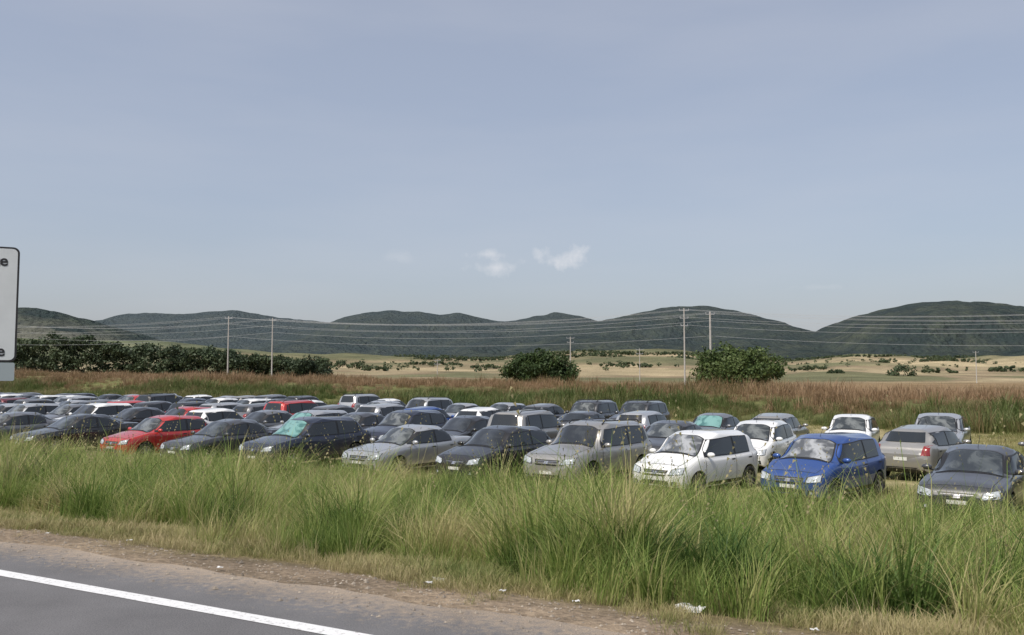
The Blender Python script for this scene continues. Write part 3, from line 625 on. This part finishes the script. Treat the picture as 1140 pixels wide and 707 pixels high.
    for sg_ in (-1,1):
        patch((sg_*.48*w,.53+s),(sg_*.90*w,.57+s),(sg_*.90*w,.745+s),(sg_*.54*w,.68+s),'f',2,.005,8,5)
        patch((sg_*.52*w,.55+s),(sg_*.885*w,.585+s),(sg_*.885*w,.735+s),(sg_*.57*w,.67+s),'f',5,.011,8,5)
        patch((sg_*.58*w,.28),(sg_*.78*w,.30),(sg_*.76*w,.41),(sg_*.60*w,.40),'f',2,.006,3,3)
        patch((sg_*.64*w,.315),(sg_*.72*w,.315),(sg_*.71*w,.375),(sg_*.65*w,.375),'f',5,.012,3,3)
        hh=(.70,.92) if P['boot'] else (.72,1.02)
        patch((sg_*.64*w,hh[0]+s),(sg_*.90*w,hh[0]+s),(sg_*.88*w,hh[1]-.02+s),(sg_*.70*w,hh[1]-.04+s),'r',6,.010,5,5)
    patch((-.36*w,.51+s),(.36*w,.51+s),(.44*w,.655+s),(-.44*w,.655+s),'f',2,.006,8,4)
    for gz in (.545,.58,.615): patch((-.37*w,gz+s),(.37*w,gz+s),(.37*w,gz+.008+s),(-.37*w,gz+.008+s),'f',9,.012,6,1)
    patch((-.07,.555+s),(.07,.555+s),(.05,.62+s),(-.05,.62+s),'f',9,.018,2,2)
    patch((-.54*w,.27),(.54*w,.27),(.47*w,.41),(-.47*w,.41),'f',2,.006,8,3)
    patch((-.19,.42),(.19,.42),(.19,.50),(-.19,.50),'f',7,.014,2,2)
    patch((-.19,.56+s),(.19,.56+s),(.19,.66+s),(-.19,.66+s),'r',7,.014,2,2)
    patch((-.75*w,.30),(.75*w,.30),(.75*w,.40),(-.75*w,.40),'r',2,.006,6,2)
    patch((.16,-.70*w),(.16,.70*w),(.178,.70*w),(.178,-.70*w),'t',2,.003,10,1)
    for sg_ in(-1,1): patch((.18,sg_*.70*w),(cw-.03,sg_*.76*w),(cw-.03,sg_*.772*w),(.18,sg_*.712*w),'t',2,.003,14,1)
    def add(v2,f2,m2):
        b=len(vs); vs.extend(v2); fs.extend([tuple(b+i for i in f) for f in f2]); mi.extend(m2 if isinstance(m2,list) else [m2]*len(f2))
    add(DV,DF,DM)
    for sg_ in(-1,1):
        v=[];f=[]
        for a in range(7):
            ph=math.pi*a/6
            for b in range(10):
                th=2*math.pi*b/10; v.append((cw+.36+.065*math.sin(ph)*math.cos(th),sg_*(w+.05)+.11*math.cos(ph),P['sh']+.07+.068*math.sin(ph)*math.sin(th)))
        for a in range(6):
            for b in range(10): f.append((a*10+b,a*10+(b+1)%10,(a+1)*10+(b+1)%10,(a+1)*10+b))
        add(v,f,0); v=[];f=[]; tube(v,f,(cw+.38,sg_*(w*.9),P['sh']+.01),(cw+.36,sg_*(w+.03),P['sh']+.04),.025,.025); add(v,f,2)
    v=[];f=[]; tube(v,f,(P['rf']+.25,0,H-.05),(P['rf']+.5,0,H+.22),.006,.004,5); add(v,f,2)
    for ax in P['ax']:
        for sg_ in(-1,1):
            R=P['wr']; prof=[(R*.60,.0),(R*.66,-.012),(R*.80,-.02),(R*.93,-.012),(R*.985,.01),(R,.04),(R,.15),(R*.97,.19),(R*.6,.2)]
            v=[];f=[];ns=26
            for (r_,d_) in prof:
                for i in range(ns):
                    t=2*math.pi*i/ns; v.append((ax+r_*math.cos(t),sg_*(w-.015-d_),R+r_*math.sin(t)))
            for a in range(len(prof)-1):
                for i in range(ns): f.append((a*ns+i,a*ns+(i+1)%ns,(a+1)*ns+(i+1)%ns,(a+1)*ns+i))
            add(v,f,3)
            v=[];f=[]
            for r_,d_ in ((R*.62,.03),(.02,.06)):
                for i in range(ns): t=2*math.pi*i/ns; v.append((ax+r_*math.cos(t),sg_*(w-.015-d_),R+r_*math.sin(t)))
            for i in range(ns): f.append((i,(i+1)%ns,ns+(i+1)%ns,ns+i))
            add(v,f,2)
            v=[];f=[]
            for r_,d_ in ((R*.64,.0),(R*.57,.004),(R*.56,.03)):
                for i in range(ns): t=2*math.pi*i/ns; v.append((ax+r_*math.cos(t),sg_*(w-.012-d_),R+r_*math.sin(t)))
            for a in range(2):
                for i in range(ns): f.append((a*ns+i,a*ns+(i+1)%ns,(a+1)*ns+(i+1)%ns,(a+1)*ns+i))
            for q in range(6):
                t=2*math.pi*q/6+.3; b=len(v); yy=sg_*(w-.02)
                for rr_,hw in ((.03,.032),(R*.585,.026)):
                    for sgn in(-1,1): v.append((ax+rr_*math.cos(t)-sgn*hw*math.sin(t),yy,R+rr_*math.sin(t)+sgn*hw*math.cos(t)))
                f.append((b,b+1,b+3,b+2))
            b=len(v)
            for i in range(10): t=2*math.pi*i/10; v.append((ax+.055*math.cos(t),sg_*(w-.016),R+.055*math.sin(t)))
            f.append(tuple(range(b,b+10))); add(v,f,4)
    if rails:
        for sg_ in(-1,1):
            v=[];f=[]; yy=sg_*.60*w
            tube(v,f,(P['rf']+.25,yy,H-.06),(P['rf']+.4,yy,H+.02),.016,.016); tube(v,f,(P['rf']+.4,yy,H+.02),(P['rr']-.2,yy,H+.01),.016,.016); tube(v,f,(P['rr']-.2,yy,H+.01),(P['rr']-.05,yy,H-.08),.016,.016); add(v,f,2)
    vs=[(x-L/2,y,z) for x,y,z in vs]
    me=bpy.data.meshes.new(name); me.from_pydata(vs,[],fs); me.validate(clean_customdata=False)
    me.polygons.foreach_set('use_smooth',[True]*len(me.polygons))
    me.polygons.foreach_set('material_index',mi[:len(me.polygons)])
    bm=bmesh.new(); bm.from_mesh(me); bm.faces.ensure_lookup_table(); bmesh.ops.recalc_face_normals(bm,faces=bm.faces[:nbody])
    for e in bm.edges:
        if len(e.link_faces)==2 and e.calc_face_angle(0)>math.radians(38): e.smooth=False
    bm.to_mesh(me); bm.free()
    for mm in (None,GL,BLK,TY,RIM,HL,TL,PL,None,CH): me.materials.append(mm if mm else BLK)
    return me
CM={k:build_car("car_"+k,v,rails=(k=='suv')) for k,v in TYPES.items()}
PAINT=dict(white=paint("paint_white",(.76,.76,.75),0,.15),silver=paint("paint_silver",(.43,.44,.45),.5),grey=paint("paint_grey",(.17,.175,.185),.5),dark=paint("paint_dark_grey",(.055,.057,.063),.4),
 black=paint("paint_black",(.012,.013,.016),.2),blue=paint("paint_blue",(.018,.07,.27),.35,.12),red=paint("paint_red",(.45,.022,.018),.1,.12),beige=paint("paint_sand_silver",(.34,.33,.31),.5),navy=paint("paint_navy",(.015,.022,.045),.4),maroon=paint("paint_maroon",(.13,.012,.018),.3))
BASE=math.radians(28.8)
def car(t,colr,u,n,ws=0,yaw=0,rev=False):
    x,y=un(u,n); o=link(bpy.data.objects.new("parked_car",CM[t])); a=BASE+math.radians(yaw)
    o.location=(x,y,float(height(np.array(x),np.array(y)))+.005); o.rotation_euler=(0,math.radians(random.uniform(-.5,.5)),math.atan2(math.cos(a),math.sin(a))+(math.pi if rev else 0))
    o.material_slots[0].link='OBJECT'; o.material_slots[0].material=PAINT[colr]
    o.material_slots[8].link='OBJECT'; o.material_slots[8].material=WS[ws]
front=[('sedan','dark',-40.4,0,5),('sedan','grey',-36.8,1,5),('sedan2','black',-32.4,0,6),('hatch2','red',-27.4,1,5),('sedan','dark',-24.0,0,5),('suv2','navy',-20.3,2,9),('sedan','silver',-16.2,1,8),('hatch2','black',-12.95,4,9),('suv','beige',-10.1,4,9),('city','white',-7.05,3,17),('city','blue',-3.85,3,17),('sedan','dark',-.45,0,10),('sedan2','silver',3.4,0,4)]
for t,c,u,ws,yw in front: car(t,c,u,(22.2 if t=='sedan' and u>-2 else 22.9)+random.uniform(-.1,.15),ws,yaw=yw)
row2=[('suv','dark',4.4,0,False,4),('suv2','grey',1.5,0,False,4),('hatch2','beige',-2.0,0,True,16),('hatch','white',-7.0,1,False,4),('sedan2','dark',-9.9,1,False,4)]
for t,c,u,ws,rv,yw in row2: car(t,c,u,29.5+random.uniform(-.3,.3),ws,yw,rv)
cols=['white']*5+['silver']*7+['grey']*6+['dark']*6+['black']*5+['navy','beige','beige','red','maroon','blue']
types=['city','hatch','hatch2','hatch2','wagon','sedan','sedan','sedan2','suv','suv2']
def row(n,u0,u1,pe=.04,rev=False):
    u=u0
    while u>u1:
        if random.random()>pe: car(random.choice(types),random.choice(cols),u,n+random.uniform(-.35,.35),random.choice([0,0,1,1,3,4,2] if random.random()<.4 else [0,1,4]),random.uniform(1,6),rev if random.random()>.15 else not rev)
        u-=random.uniform(2.5,2.95)
row(29.4,-12.8,-58); row(36.0,-7.8,-70,.03,True); row(42.4,-16,-84,.03); row(48.8,-33,-96,.05,True)
car('hatch','white',-5.0,36.0,1); car('suv2','silver',-2.0,36.2,1,3,False)

# litter on the verge
vs=[];fs=[]
for px,py,s in [(765,662,.11),(490,640,.06),(1103,703,.1),(478,652,.04),(250,640,.03),(640,668,.03),(60,598,.02),(560,655,.03),(150,600,.03),(900,690,.03)]:
    D=987*(CAMZ+.1)/(py-418); x=W(px,D); z=gh(x,D)+.03; b=len(vs); G=5
    for i in range(G):
        for j in range(G): vs.append((x+(i/4-.5)*2*s+random.uniform(-.3,.3)*s*.5,D+(j/4-.5)*1.4*s,z+random.uniform(0,.5)*s))
    for i in range(G-1):
        for j in range(G-1): a=b+i*G+j; fs.append((a,a+1,a+G+1,a+G))
meshobj("litter",vs,fs,simple("crumpled_plastic",(.55,.55,.54),.4,noise=.1))
print("objects",len(bpy.data.objects))
